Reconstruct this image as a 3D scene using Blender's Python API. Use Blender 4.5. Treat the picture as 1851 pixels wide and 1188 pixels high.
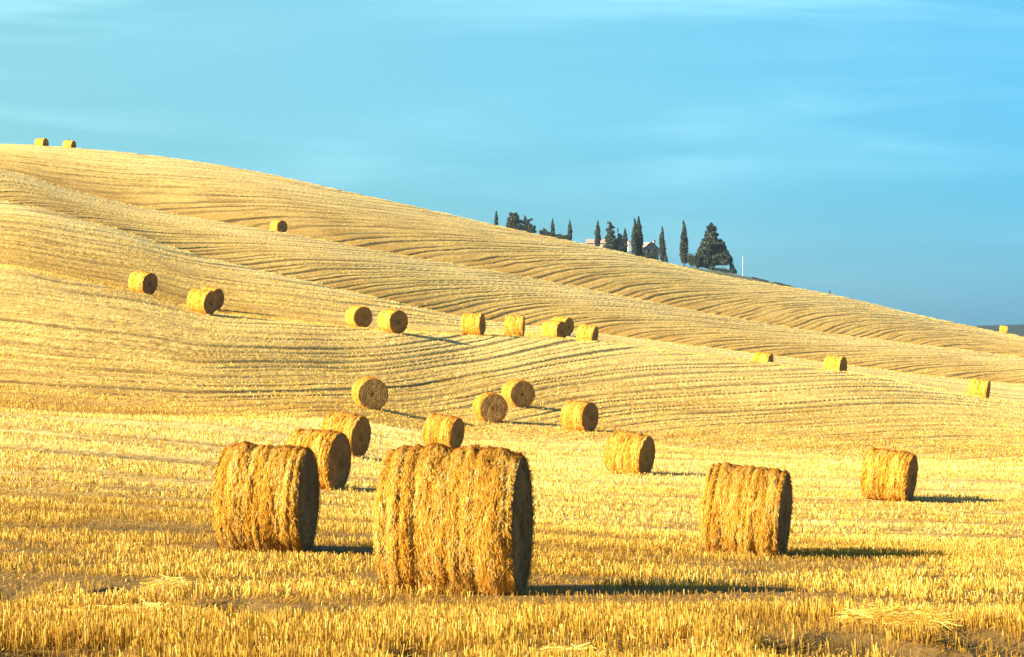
import bpy, bmesh, math, random
import numpy as np
R = math.radians
rng = np.random.default_rng(7)
random.seed(7)
for o in list(bpy.data.objects): bpy.data.objects.remove(o)
S = bpy.context.scene
C = S.collection

# ------------------------------------------------------------------ camera
F = 4370.0                       # focal length expressed in photo pixels
CX, CY = 925.5, 594.0
cam_d = bpy.data.cameras.new('camera'); cam_d.lens = F / 1851 * 36; cam_d.sensor_width = 36
cam_d.clip_start = 0.2; cam_d.clip_end = 30000
cam = bpy.data.objects.new('camera', cam_d); C.objects.link(cam)
cam.location = (0, 0, 0); cam.rotation_euler = (R(90), 0, 0)
S.camera = cam

# ------------------------------------------------------------------ light
SUN_EL = 24.0
SUN_DIR = (-0.90, -0.46)         # horizontal direction towards the sun (left, slightly behind the camera)
az = math.atan2(SUN_DIR[0], SUN_DIR[1])          # from +Y towards +X
sd = bpy.data.lights.new('sun', 'SUN'); sd.energy = 5.0; sd.angle = R(0.5); sd.color = (1.0, 0.88, 0.64)
sun = bpy.data.objects.new('sun', sd); C.objects.link(sun)
from mathutils import Vector, Matrix, Euler
hn = Vector((SUN_DIR[0], SUN_DIR[1], 0)).normalized()
to_sun = Vector((hn.x * math.cos(R(SUN_EL)), hn.y * math.cos(R(SUN_EL)), math.sin(R(SUN_EL))))
sun.rotation_euler = to_sun.to_track_quat('Z', 'Y').to_euler()

def N(nt, t, **kw):
    n = nt.nodes.new(t)
    for k, v in kw.items():
        if k.startswith('i_'): n.inputs[k[2:].replace('_', ' ')].default_value = v
        else: setattr(n, k, v)
    return n
def L(nt, a, b): nt.links.new(a, b)
def mth(nt, op, a, b=None, c=None, clamp=False):
    n = nt.nodes.new('ShaderNodeMath'); n.operation = op; n.use_clamp = clamp
    for i, v in enumerate((a, b, c)):
        if v is None: continue
        if isinstance(v, (int, float)): n.inputs[i].default_value = v
        else: nt.links.new(v, n.inputs[i])
    return n.outputs[0]
def mixc(nt, fac, a, b, mode='MIX'):
    n = nt.nodes.new('ShaderNodeMix'); n.data_type = 'RGBA'; n.blend_type = mode
    for s, v in ((n.inputs[0], fac), (n.inputs[6], a), (n.inputs[7], b)):
        if isinstance(v, (int, float)): s.default_value = v
        elif isinstance(v, tuple): s.default_value = (*v[:3], 1)
        else: nt.links.new(v, s)
    return n.outputs[2]
def ramp(nt, fac, pts, interp='LINEAR'):
    n = nt.nodes.new('ShaderNodeValToRGB'); cr = n.color_ramp; cr.interpolation = interp
    while len(cr.elements) < len(pts): cr.elements.new(0.5)
    for e, (p, c) in zip(cr.elements, pts):
        e.position = p; e.color = (*c, 1) if isinstance(c, tuple) else (c, c, c, 1)
    nt.links.new(fac, n.inputs[0]); return n.outputs[0]

W = bpy.data.worlds.new('World'); S.world = W; W.use_nodes = True
wn = W.node_tree; wn.nodes.clear()
wo = N(wn, 'ShaderNodeOutputWorld'); bg = N(wn, 'ShaderNodeBackground'); bg.inputs[1].default_value = 0.05
sky = N(wn, 'ShaderNodeTexSky'); sky.sky_type = 'NISHITA'; sky.sun_disc = False
sky.sun_elevation = R(SUN_EL); sky.sun_rotation = az; sky.altitude = 300
sky.air_density = 1.0; sky.dust_density = 0.3; sky.ozone_density = 2.0
tcs = N(wn, 'ShaderNodeTexCoord'); sxy = N(wn, 'ShaderNodeSeparateXYZ'); L(wn, tcs.outputs['Generated'], sxy.inputs[0])
elev = ramp(wn, sxy.outputs[2], [(0.0, (0.16, 0.40, 0.74)), (0.06, (0.26, 0.60, 0.80)), (0.14, (0.48, 0.88, 0.90)), (0.5, (0.72, 0.90, 0.95))])
side = ramp(wn, mth(wn, 'ADD', mth(wn, 'MULTIPLY', sxy.outputs[0], 1.0), 0.5), [(0.28, (1.30, 1.14, 1.02)), (0.50, (0.95, 1.0, 1.0)), (0.72, (0.54, 0.80, 0.95))])
tint = mixc(wn, 1.0, mixc(wn, 1.0, sky.outputs[0], elev, 'MULTIPLY'), side, 'MULTIPLY')
# thin high cirrus: streaks in the direction of the sky
tc = N(wn, 'ShaderNodeTexCoord')
mp = N(wn, 'ShaderNodeMapping'); mp.inputs['Scale'].default_value = (5.0, 5.0, 52.0); mp.inputs['Rotation'].default_value = (0, R(2), 0)
L(wn, tc.outputs['Generated'], mp.inputs[0])
n1 = N(wn, 'ShaderNodeTexNoise'); n1.inputs['Scale'].default_value = 1.0; n1.inputs['Detail'].default_value = 6; n1.inputs['Roughness'].default_value = 0.5
n1.inputs['Distortion'].default_value = 0.4
L(wn, mp.outputs[0], n1.inputs['Vector'])
mp2 = N(wn, 'ShaderNodeMapping'); mp2.inputs['Scale'].default_value = (3.0, 3.0, 9.0); mp2.inputs['Location'].default_value = (0.3, 0, 1.7)
L(wn, tc.outputs['Generated'], mp2.inputs[0])
n2 = N(wn, 'ShaderNodeTexNoise'); n2.inputs['Scale'].default_value = 1.3; n2.inputs['Detail'].default_value = 3
L(wn, mp2.outputs[0], n2.inputs['Vector'])
c1 = ramp(wn, n1.outputs['Fac'], [(0.47, 0.0), (0.68, 1.0)])
c2 = ramp(wn, n2.outputs['Fac'], [(0.38, 0.1), (0.62, 1.0)])
cl = mth(wn, 'MULTIPLY', mth(wn, 'MULTIPLY', c1, c2), mth(wn, 'MULTIPLY', ramp(wn, sxy.outputs[2], [(0.015, 0.05), (0.09, 1.0)]), 0.36))
skc = mixc(wn, cl, tint, (5.4, 9.6, 10.4))
L(wn, skc, bg.inputs[0]); L(wn, bg.outputs[0], wo.inputs[0])

S.view_settings.view_transform = 'Standard'; S.view_settings.look = 'None'
S.view_settings.exposure = 1.82; S.view_settings.gamma = 1.0
S.render.engine = 'CYCLES'
S.cycles.max_bounces = 6

# ------------------------------------------------------------------ object helpers
def tag(o, label=None, cat=None, group=None, kind=None):
    if label: o['label'] = label
    if cat: o['category'] = cat
    if group: o['group'] = group
    if kind: o['kind'] = kind
    return o
def link(name, me, parent=None):
    o = bpy.data.objects.new(name, me); C.objects.link(o)
    if parent: o.parent = parent
    return o
def npmesh(name, verts, faces, mat, attrs=None, smooth=False):
    """faces: (n,4) or (n,3) int array"""
    me = bpy.data.meshes.new(name)
    verts = np.asarray(verts, np.float32); faces = np.asarray(faces, np.int32)
    k = faces.shape[1]
    me.vertices.add(len(verts)); me.vertices.foreach_set('co', verts.ravel())
    me.loops.add(faces.size); me.loops.foreach_set('vertex_index', faces.ravel())
    me.polygons.add(len(faces)); me.polygons.foreach_set('loop_start', np.arange(0, faces.size, k, dtype=np.int32))
    me.polygons.foreach_set('loop_total', np.full(len(faces), k, np.int32))
    me.polygons.foreach_set('use_smooth', np.full(len(faces), smooth, bool))
    me.update(calc_edges=True)
    if attrs:
        for an, av in attrs.items():
            a = me.attributes.new(an, 'FLOAT', 'POINT'); a.data.foreach_set('value', np.asarray(av, np.float32).ravel())
    me.materials.append(mat)
    return me
class MB:
    """collects boxes, prisms and tubes into one mesh"""
    def __init__(s): s.bm = bmesh.new()
    def box(s, c, d, rz=0.0, bev=0.0):
        r = bmesh.ops.create_cube(s.bm, size=1.0)
        M = Matrix.Translation(c) @ Matrix.Rotation(rz, 4, 'Z') @ Matrix.Diagonal((*d, 1))
        bmesh.ops.transform(s.bm, matrix=M, verts=r['verts']); return s
    def prism(s, pts, y0, y1):       # pts in (x,z), extruded along y
        a = [s.bm.verts.new((x, y0, z)) for x, z in pts]; b = [s.bm.verts.new((x, y1, z)) for x, z in pts]
        s.bm.faces.new(a); s.bm.faces.new(b[::-1])
        for i in range(len(pts)):
            j = (i + 1) % len(pts); s.bm.faces.new((a[j], a[i], b[i], b[j]))
        return s
    def tube(s, pts, rad, n=8):
        rings = []
        for (p, r) in zip(pts, rad):
            rings.append([s.bm.verts.new((p[0] + r * math.cos(6.2832 * k / n), p[1] + r * math.sin(6.2832 * k / n), p[2])) for k in range(n)])
        for a, b in zip(rings, rings[1:]):
            for k in range(n): s.bm.faces.new((a[k], a[(k + 1) % n], b[(k + 1) % n], b[k]))
        s.bm.faces.new(rings[0][::-1]); s.bm.faces.new(rings[-1]); return s
    def build(s, name, mat, parent=None):
        bmesh.ops.recalc_face_normals(s.bm, faces=s.bm.faces)
        me = bpy.data.meshes.new(name); s.bm.to_mesh(me); s.bm.free(); me.materials.append(mat)
        return link(name, me, parent)

# smooth numpy value noise
_tab = np.random.default_rng(3).random((256, 256)).astype(np.float64)
def vnoise(x, y):
    xi = np.floor(x).astype(int); yi = np.floor(y).astype(int); fx = x - xi; fy = y - yi
    fx = fx * fx * (3 - 2 * fx); fy = fy * fy * (3 - 2 * fy)
    g = lambda a, b: _tab[a & 255, b & 255]
    return (g(xi, yi) * (1 - fx) + g(xi + 1, yi) * fx) * (1 - fy) + (g(xi, yi + 1) * (1 - fx) + g(xi + 1, yi + 1) * fx) * fy
def fbm(x, y, o=3):
    s = 0; a = 0.5
    for k in range(o): s = s + a * vnoise(x * 2 ** k + 17 * k, y * 2 ** k + 5 * k); a *= 0.5
    return s / (1 - 0.5 ** o)

# ------------------------------------------------------------------ materials
def newmat(name):
    m = bpy.data.materials.new(name); m.use_nodes = True
    nt = m.node_tree; b = nt.nodes['Principled BSDF']; b.inputs['Roughness'].default_value = 0.85
    b.inputs['Specular IOR Level'].default_value = 0.15
    return m, nt, b
def attr(nt, name): return N(nt, 'ShaderNodeAttribute', attribute_name=name).outputs['Fac']
def noise(nt, scale, detail=3, vec=None, rough=0.6, dist=0.0):
    n = N(nt, 'ShaderNodeTexNoise'); n.inputs['Scale'].default_value = scale; n.inputs['Detail'].default_value = detail
    n.inputs['Roughness'].default_value = rough; n.inputs['Distortion'].default_value = dist
    if vec is not None: L(nt, vec, n.inputs['Vector'])
    return n.outputs['Fac']
def bump(nt, b, h, dist, st=1.0):
    n = N(nt, 'ShaderNodeBump'); n.inputs['Distance'].default_value = dist; n.inputs['Strength'].default_value = st
    L(nt, h, n.inputs['Height']); L(nt, n.outputs[0], b.inputs['Normal'])

def mat_field():
    m, nt, b = newmat('stubble_field')
    geo = N(nt, 'ShaderNodeNewGeometry').outputs['Position']
    row = attr(nt, 'row'); trk = attr(nt, 'track'); bare = attr(nt, 'bare'); veg = attr(nt, 'veg')
    gm_ = N(nt, 'ShaderNodeMapping'); gm_.inputs['Scale'].default_value = (1.0, 0.22, 0.5); L(nt, geo, gm_.inputs[0])
    fine = mth(nt, 'ADD', mth(nt, 'MULTIPLY', noise(nt, 4.5, 5, gm_.outputs[0], 0.8), 0.6), mth(nt, 'MULTIPLY', noise(nt, 9.0, 4, geo, 0.75), 0.4))
    mid = noise(nt, 0.8, 4, geo, 0.65)
    comb = N(nt, 'ShaderNodeCombineXYZ'); L(nt, row, comb.inputs[0])
    sx = N(nt, 'ShaderNodeSeparateXYZ'); L(nt, geo, sx.inputs[0])
    L(nt, mth(nt, 'MULTIPLY', sx.outputs[0], 0.09), comb.inputs[1])
    streak = noise(nt, 1.7, 6, comb.outputs[0], 0.68)
    col = ramp(nt, fine, [(0.40, (0.26, 0.14, 0.025)), (0.50, (0.66, 0.435, 0.105)), (0.61, (0.90, 0.68, 0.28))])
    col = mixc(nt, mth(nt, 'MULTIPLY', ramp(nt, mid, [(0.38, 1.0), (0.55, 0.0)]), 0.35), col, (0.52, 0.29, 0.05))
    col = mixc(nt, mth(nt, 'MULTIPLY', ramp(nt, streak, [(0.41, 1.0), (0.52, 0.0)]), 0.75), col, (0.30, 0.165, 0.035))
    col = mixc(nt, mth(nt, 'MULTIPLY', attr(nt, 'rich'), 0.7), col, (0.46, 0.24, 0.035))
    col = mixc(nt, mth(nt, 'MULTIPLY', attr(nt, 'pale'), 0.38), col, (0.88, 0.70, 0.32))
    col = mixc(nt, mth(nt, 'MULTIPLY', attr(nt, 'litter'), 0.85), col, (0.12, 0.068, 0.02))  # ground colour darker close to the camera, fading out with distance
    brk = ramp(nt, noise(nt, 2.2, 3, geo, 0.7), [(0.33, 0.5), (0.55, 1.0)])
    col = mixc(nt, mth(nt, 'MULTIPLY', mth(nt, 'MULTIPLY', trk, brk), 0.8), col, (0.075, 0.042, 0.015))
    col = mixc(nt, mth(nt, 'MULTIPLY', bare, 0.92), col, ramp(nt, noise(nt, 30.0, 5, geo, 0.8), [(0.42, (0.018, 0.015, 0.008)), (0.56, (0.05, 0.035, 0.015)), (0.70, (0.16, 0.10, 0.035))]))  # dark soil, blackened further for the shade of the standing stalks
    vcol = ramp(nt, noise(nt, 0.25, 4, geo), [(0.35, (0.05, 0.065, 0.03)), (0.65, (0.22, 0.21, 0.12))])
    vcol = mixc(nt, mth(nt, 'GREATER_THAN', sx.outputs[1], 1500.0), vcol, (0.022, 0.034, 0.024))
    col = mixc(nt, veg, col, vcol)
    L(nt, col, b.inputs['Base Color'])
    h = mth(nt, 'SUBTRACT', mth(nt, 'ADD', mth(nt, 'MULTIPLY', fine, 0.5), mth(nt, 'MULTIPLY', noise(nt, 2.5, 2, geo), 0.5)), mth(nt, 'MULTIPLY', trk, 0.8))
    bump(nt, b, h, 0.12, 0.8)
    return m
def mat_straw(name, pts, trans=0.25, sat=None):
    """strands: per-strand 'tone' attribute picks the colour"""
    m, nt, b = newmat(name)
    geo = N(nt, 'ShaderNodeNewGeometry').outputs['Position']
    t = attr(nt, 'tone')
    col = ramp(nt, t, pts)
    L(nt, col, b.inputs['Base Color'])
    b.inputs['Roughness'].default_value = 0.6; b.inputs['Specular IOR Level'].default_value = 0.3
    if trans:
        tr = N(nt, 'ShaderNodeBsdfTranslucent'); L(nt, col, tr.inputs[0])
        mx = N(nt, 'ShaderNodeMixShader'); mx.inputs[0].default_value = trans
        out = nt.nodes['Material Output']
        L(nt, b.outputs[0], mx.inputs[1]); L(nt, tr.outputs[0], mx.inputs[2]); L(nt, mx.outputs[0], out.inputs[0])
    return m
def mat_bale(name, face=False):
    m, nt, b = newmat(name)
    tc = N(nt, 'ShaderNodeTexCoord').outputs['Object']
    t = attr(nt, 'tone')
    mp = N(nt, 'ShaderNodeMapping'); mp.inputs['Scale'].default_value = (2.5, 1, 1) if not face else (1, 1, 1); L(nt, tc, mp.inputs[0])
    n = noise(nt, 14, 5, mp.outputs[0], 0.75, 0.6)
    n3 = noise(nt, 2.2, 3, tc)
    f = mth(nt, 'ADD', mth(nt, 'MULTIPLY', n, 0.75), mth(nt, 'MULTIPLY', t, 0.45))
    f = mth(nt, 'SUBTRACT', f, 0.10 if face else 0.075)
    if not face:
        col = ramp(nt, f, [(0.26, (0.22, 0.065, 0.006)), (0.43, (0.74, 0.29, 0.018)), (0.62, (0.96, 0.50, 0.055)), (0.82, (0.98, 0.78, 0.34))])
        col = mixc(nt, mth(nt, 'MULTIPLY', ramp(nt, n3, [(0.4, 0.0), (0.65, 1.0)]), 0.3), col, (0.78, 0.36, 0.025))
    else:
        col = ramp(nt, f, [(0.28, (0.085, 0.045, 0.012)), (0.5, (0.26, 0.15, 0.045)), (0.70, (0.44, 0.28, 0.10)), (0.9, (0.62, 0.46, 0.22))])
    L(nt, col, b.inputs['Base Color'])
    bump(nt, b, n, 0.06, 0.9)
    return m
def mat_plain(name, c1, c2, sc=3.0, rough=0.85, bd=0.02):
    m, nt, b = newmat(name); b.inputs['Roughness'].default_value = rough
    tc = N(nt, 'ShaderNodeTexCoord').outputs['Object']
    n = noise(nt, sc, 4, tc)
    L(nt, ramp(nt, n, [(0.35, c1), (0.65, c2)]), b.inputs['Base Color']); bump(nt, b, n, bd, 0.6)
    return m
M_field = mat_field()
M_stub = mat_straw('stubble_stalks', [(0.0, (0.22, 0.10, 0.010)), (0.25, (0.62, 0.35, 0.032)), (0.6, (0.86, 0.59, 0.11)), (1.0, (0.92, 0.76, 0.36))], 0.3)
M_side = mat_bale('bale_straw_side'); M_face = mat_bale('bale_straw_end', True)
M_leaf = mat_straw('cypress_foliage', [(0.0, (0.016, 0.022, 0.014)), (0.5, (0.032, 0.042, 0.024)), (1.0, (0.055, 0.065, 0.038))], 0.0)
M_leaf2 = mat_straw('shrub_foliage', [(0.0, (0.018, 0.028, 0.014)), (0.5, (0.04, 0.055, 0.03)), (1.0, (0.08, 0.10, 0.055))], 0.0)
M_bark = mat_plain('bark', (0.05, 0.04, 0.03), (0.11, 0.09, 0.07))
M_stone = mat_plain('pale_stone_wall', (0.26, 0.23, 0.20), (0.44, 0.40, 0.34), 1.5)
M_plaster = mat_plain('whitish_plaster', (0.55, 0.50, 0.44), (0.70, 0.65, 0.58), 1.0)
M_roof = mat_plain('terracotta_tiles', (0.30, 0.20, 0.16), (0.42, 0.30, 0.25), 4.0)
M_dark = mat_plain('dark_opening', (0.02, 0.02, 0.02), (0.04, 0.035, 0.03))
M_pole = mat_plain('white_painted_pole', (0.7, 0.7, 0.68), (0.8, 0.8, 0.78))
M_post = mat_plain('weathered_wood', (0.05, 0.04, 0.03), (0.09, 0.07, 0.05))

# ------------------------------------------------------------------ terrain
def pchip(x, y, xq):
    """monotone cubic through (x,y); x increasing (k,), xq (m,)"""
    h = np.diff(x); dl = np.diff(y) / h; k = len(x); m = np.zeros(k)
    for i in range(1, k - 1):
        if dl[i - 1] * dl[i] > 0:
            w1 = 2 * h[i] + h[i - 1]; w2 = h[i] + 2 * h[i - 1]
            m[i] = (w1 + w2) / (w1 / dl[i - 1] + w2 / dl[i])
    m[0] = dl[0]; m[-1] = dl[-1]
    xq = np.clip(xq, x[0], x[-1]); i = np.clip(np.searchsorted(x, xq) - 1, 0, k - 2)
    t = (xq - x[i]) / h[i]; t2 = t * t; t3 = t2 * t
    return (2 * t3 - 3 * t2 + 1) * y[i] + (t3 - 2 * t2 + t) * h[i] * m[i] + (-2 * t3 + 3 * t2) * y[i + 1] + (t3 - t2) * h[i] * m[i + 1]
def curve(pts):
    """values over the view bearing (bearing given in photo pixels)"""
    a = np.array(pts, float)
    xs = np.concatenate([[-5000, -1200], a[:, 0], [3000, 7000]])
    sl0 = (a[1, 1] - a[0, 1]) / (a[1, 0] - a[0, 0]); sl1 = (a[-1, 1] - a[-2, 1]) / (a[-1, 0] - a[-2, 0])
    e0 = a[0, 1] - sl0 * 250; e1 = a[-1, 1] + sl1 * 250
    ys = np.concatenate([[e0, e0], a[:, 1], [e1, e1]])
    return lambda q: pchip(xs, ys, np.asarray(q, float))
A_y = curve([(0,480),(130,506),(256,532),(380,566),(500,579),(620,592),(740,601),(960,607),(1080,618),(1400,657),(1530,672),(1790,722),(1851,732)])
B_y = curve([(0,363),(180,405),(350,460),(500,497),(600,520),(740,553),(830,573),(1000,592),(1080,602),(1300,630),(1530,660),(1700,680),(1851,694)])
C_y = curve([(0,305),(100,335),(250,375),(420,405),(560,428),(700,455),(900,491),(1100,530),(1300,570),(1500,603),(1700,627),(1851,645)])
D_y = curve([(0,260),(60,262),(150,268),(300,284),(400,299),(500,317),(600,340),(700,362),(800,384),(900,408),(1000,429),(1100,449),(1200,473),(1300,497),(1400,514),(1500,532),(1600,555),(1700,578),(1790,597),(1851,609)])
V_y = curve([(0,741),(150,750),(360,755),(560,757),(700,770),(800,784),(900,789),(1134,802),(1600,831),(1851,838)])
V_d = curve([(0,80),(360,85),(560,92),(668,99),(700,101),(900,107),(1134,105),(1600,100),(1851,98)])
cc = lambda v: (lambda q: np.full(np.shape(q), float(v)))
add = lambda f, g: (lambda q: f(q) + g(q))
A_d = curve([(0,150),(380,150),(700,152),(860,162),(1100,168),(1530,173),(1851,178)])
Ad_d = curve([(0,154),(380,154),(700,157),(860,170),(1080,182),(1375,184),(1530,182),(1851,188)])
Ad_off = curve([(0,1),(600,1),(740,0.5),(850,1),(930,3),(1000,1),(1030,2),(1080,11),(1375,17),(1480,11),(1530,8),(1700,6),(1851,8)])
B_d = curve([(0,205),(600,200),(1000,212),(1851,218)])
Bd_d = curve([(0,215),(600,210),(1000,224),(1851,230)])
C_d = curve([(0,262),(500,258),(1000,275),(1851,300)])
Cd_d = curve([(0,275),(500,268),(1000,288),(1851,314)])
D_d = curve([(0,345),(500,350),(1000,370),(1500,410),(1851,450)])
Dd_d = add(D_d, cc(22))
T_off = curve([(0,3),(880,2.5),(1180,2),(1245,0),(1285,-7),(1340,-7),(1385,-3),(1440,-1.5),(1465,8),(1851,10)])
zc = lambda z, d: cc(CY - z / d * F)
feats = [  # (distance, elevation line)
    (cc(1.0), zc(-1.62, 1.0)), (cc(2.0), zc(-1.68, 2.0)), (cc(4.0), zc(-1.78, 4.0)), (cc(7.0), zc(-1.92, 7.0)), (cc(11.0), zc(-2.07, 11.0)),
    (cc(16.5), curve([(0,1190),(1851,1196)])),
    (cc(24.7), curve([(0,1068),(830,1071),(1851,1080)])),
    (cc(34.0), curve([(0,981),(480,993),(830,1007),(1345,1030),(1851,1038)])),
    (cc(46.0), curve([(0,907),(480,928),(830,951),(1345,980),(1851,994)])),
    (cc(62.0), curve([(0,835),(580,878),(1134,916),(1600,930),(1851,940)])),
    (V_d, V_y), (add(V_d, cc(2.5)), add(V_y, curve([(0,0.6),(360,0.2),(560,-2),(900,-3),(1851,-3)]))),
    (curve([(0,115),(370,118),(520,124),(668,135),(800,136),(1048,136),(1851,138)]), curve([(0,640),(370,668),(520,681),(668,672),(800,700),(920,718),(1048,738),(1400,765),(1851,790)])),
    (A_d, A_y), (Ad_d, add(A_y, Ad_off)), (B_d, B_y), (Bd_d, add(B_y, cc(5))),
    (C_d, C_y), (Cd_d, add(C_y, cc(8))), (D_d, D_y), (Dd_d, add(D_y, cc(6))), (cc(620), add(D_y, cc(9))),
    (cc(800), add(D_y, T_off)), (cc(860), add(add(D_y, T_off), cc(2))), (cc(1300), add(D_y, cc(45))),
    (cc(1900), cc(632)), (cc(2600), curve([(0,590),(900,585),(1740,590),(1790,588),(1851,586.5),(2200,580)])), (cc(3000), cc(600)), (cc(3600), cc(602)),
]
# bearings: dense inside the picture, sparse outside
pxs = np.concatenate([np.linspace(-4300, -700, 40), np.linspace(-680, -52, 110), np.linspace(-45, 1896, 640), np.linspace(1902, 2520, 110), np.linspace(2545, 6100, 40)])
us = (pxs - CX) / F
ds = np.unique(np.concatenate([np.geomspace(1, 14, 40), np.arange(14, 60, 0.16), np.arange(60, 200, 0.34), np.arange(200, 300, 0.42), np.arange(300, 460, 0.7), np.geomspace(460, 1000, 90), np.geomspace(1000, 3600, 70)]))
NU, ND = len(us), len(ds)
K = np.array([[f[0](pxs), f[1](pxs)] for f in feats])      # (k,2,NU)
Y = np.empty((NU, ND))
ld = np.log(ds)
for i in range(NU):
    Y[i] = pchip(np.log(K[:, 0, i]), K[:, 1, i], ld)
# soften the land across the view so that no bearing has a kink
kern = np.exp(-0.5 * (np.arange(-30, 31) / 11.0) ** 2); kern /= kern.sum()
Yp = np.concatenate([np.repeat(Y[:1], 30, 0), Y, np.repeat(Y[-1:], 30, 0)])
Ys = sum(kern[k] * Yp[k:k + NU] for k in range(61)); 
Y = Ys
UU, DD = np.meshgrid(us, ds, indexing='ij'); PX = np.repeat(pxs[:, None], ND, 1)
X = UU * DD
Z = (CY - Y) / F * DD
# ---- row pattern on the ground (rows curve over each hillside)
def sstep(a, b, x): t = np.clip((x - a) / (b - a), 0, 1); return t * t * (3 - 2 * t)
g = lambda f: f(pxs)[:, None]
tV = (DD - 0) ; ROW = np.zeros_like(Z)
warp = 0.5 * (fbm(X / 9 + 40, DD / 9 + 9) - 0.5)
near = (DD * 1.0 - 0.16 * X + 6 * (fbm(X / 30 + 7, DD / 30 + 3) - 0.5)) / 3.1
lowd = DD < g(V_d)
ROW = np.where(lowd, near, 0)
s1 = curve([(0,0),(300,.04),(600,.12),(850,.38),(1100,.72),(1500,1.1),(1851,1.4)])
t1 = (g(V_y) - Y) / (g(V_y) - g(A_y)); r1 = 60 + 21 * (t1 - g(s1))
m1 = (DD >= g(V_d)) & (DD < g(Ad_d)); ROW = np.where(m1, r1, ROW)
t2 = ((g(A_y) + g(Ad_off)) - Y) / (g(A_y) + g(Ad_off) - g(B_y)); N2 = g(curve([(0,15),(600,9),(900,6),(1851,6)]))
r2 = 120.0 + N2 * (t2 - PX / 3500.0)
m2 = (DD >= g(Ad_d)) & (DD < g(Bd_d)); ROW = np.where(m2, r2, ROW)
gg = lambda t: t + 1.3 * np.clip(t, 0, 1) ** 3
t3 = ((g(B_y) + 5) - Y) / (g(B_y) + 5 - g(C_y))
m3 = (DD >= g(Bd_d)) & (DD < g(Cd_d)); ROW = np.where(m3, 180 + 8 * (gg(t3) - PX / 200.0), ROW)
t4 = ((g(C_y) + 8) - Y) / (g(C_y) + 8 - g(D_y))
P4 = g(curve([(0,0),(450,0.9),(900,2.4),(1250,4.6),(1851,8.6)]))
m4 = (DD >= g(Cd_d)) & (DD < 600); ROW = np.where(m4, 260 + 7 * (gg(t4) - P4), ROW)
ROW = ROW + warp
def track_of(row):
    w = np.sin(6.2832 * row + 1.3 * np.sin(2.1 * row)); mod = 0.5 + 0.5 * np.sin(3.7 * row + 0.5 + 2 * np.sin(0.9 * row))
    return sstep(0.32, 0.9, w) * (0.6 + 0.4 * mod)
TR = track_of(ROW) * (0.4 + 0.6 * sstep(0.32, 0.58, fbm(X / 6 + 3, ROW * 1.3, 2)))
TR *= 1 - sstep(0.22, 0.42, np.abs(np.gradient(ROW, axis=1)))
TR *= np.where(m1, 1 - (1 - sstep(0.0, 0.35, t1)) * sstep(560, 760, PX), 1.0)
TR *= np.where(lowd, sstep(16, 34, DD), 1.0)
# ---- small relief
relief = 0.05 * (fbm(X / 2.2, DD / 2.2, 3) - 0.5) + 0.25 * (fbm(X / 14 + 9, DD / 14, 2) - 0.5) * sstep(40, 90, DD)
relief -= 0.055 * TR * (DD < 600)
relief *= np.where(DD > 600, 0.2, 1)
# ---- bare hollows in the stubble near the camera, shade painted into their soil colour (bearing px, line px, half sizes in m)
def y2d(px, y, d0=None):
    """distance where the ground at this bearing is seen on this line (nearest to d0)"""
    i = int(np.argmin(np.abs(pxs - px))); q = Y[i] - y
    cr = np.where(q[:-1] * q[1:] <= 0)[0]
    if len(cr) == 0: return d0
    dc = [ds[k] + (ds[k + 1] - ds[k]) * q[k] / (q[k] - q[k + 1] + 1e-9) for k in cr]
    return dc[0] if d0 is None else min(dc, key=lambda v: abs(v - d0))
HOL = [(500,1108,.42,.55),(615,1108,.34,.5),(425,1094,.3,.4),(1085,1162,.45,.55),(1010,1150,.3,.4),(1440,1168,.36,.6),(1530,1158,.30,.5),(1800,1162,.40,.6),
       (1310,1050,.6,.5),(1390,1036,.4,.4),(15,1074,.3,.5),(215,1064,.25,.4),(70,1182,.5,.35),(190,1180,.4,.35),(1760,1072,.5,.4),(770,1176,.35,.3),(1650,1180,.3,.3)]
BARE_SHADE = np.zeros_like(Z); HC = []
for (px, y, a, b_) in HOL:
    d = y2d(px, y); x = (px - CX) / F * d; HC.append((x, d - 0.7, a * 1.15, b_ * 2.6))
def bare_of(x, d):
    r = np.zeros_like(x)
    jx = 0.5 * (fbm(x * 2.2 + 11, d * 2.2, 2) - 0.5); jd = 0.6 * (fbm(x * 2.0 + 31, d * 2.0 + 8, 2) - 0.5)
    for (cx, cd, a, b_) in HC:
        q = ((x + jx - cx) / a) ** 2 + ((d + jd - cd) / b_) ** 2
        r = np.maximum(r, 1 - sstep(0.55, 1.35, q))
    return r
nearm = DD < 40
BARE_SHADE[nearm] = bare_of(X[nearm], DD[nearm])
Z = Z + relief - 0.10 * BARE_SHADE
PALE = np.where(lowd, sstep(50, 85, DD), 0); RICH = np.where(lowd, 1 - sstep(30, 60, DD), 0)  # paler crests, browner slope feet; soil colour that also carries hillside shading
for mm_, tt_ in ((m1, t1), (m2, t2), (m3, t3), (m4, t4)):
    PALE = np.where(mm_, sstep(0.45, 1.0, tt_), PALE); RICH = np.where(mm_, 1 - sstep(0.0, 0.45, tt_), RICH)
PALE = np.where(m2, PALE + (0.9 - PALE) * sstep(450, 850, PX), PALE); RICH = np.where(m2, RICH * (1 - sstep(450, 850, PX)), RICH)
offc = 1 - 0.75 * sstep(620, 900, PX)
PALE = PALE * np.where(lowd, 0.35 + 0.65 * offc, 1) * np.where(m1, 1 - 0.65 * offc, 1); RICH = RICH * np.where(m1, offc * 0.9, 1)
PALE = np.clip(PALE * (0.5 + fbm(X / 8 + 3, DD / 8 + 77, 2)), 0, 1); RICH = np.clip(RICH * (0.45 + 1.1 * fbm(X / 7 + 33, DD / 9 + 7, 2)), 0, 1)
NEAR_DARK = 1 - sstep(30, 75, DD)
VEG = sstep(D_d(pxs)[:, None] + 30, D_d(pxs)[:, None] + 120, DD)
idx = np.arange(NU * ND).reshape(NU, ND)
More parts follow.
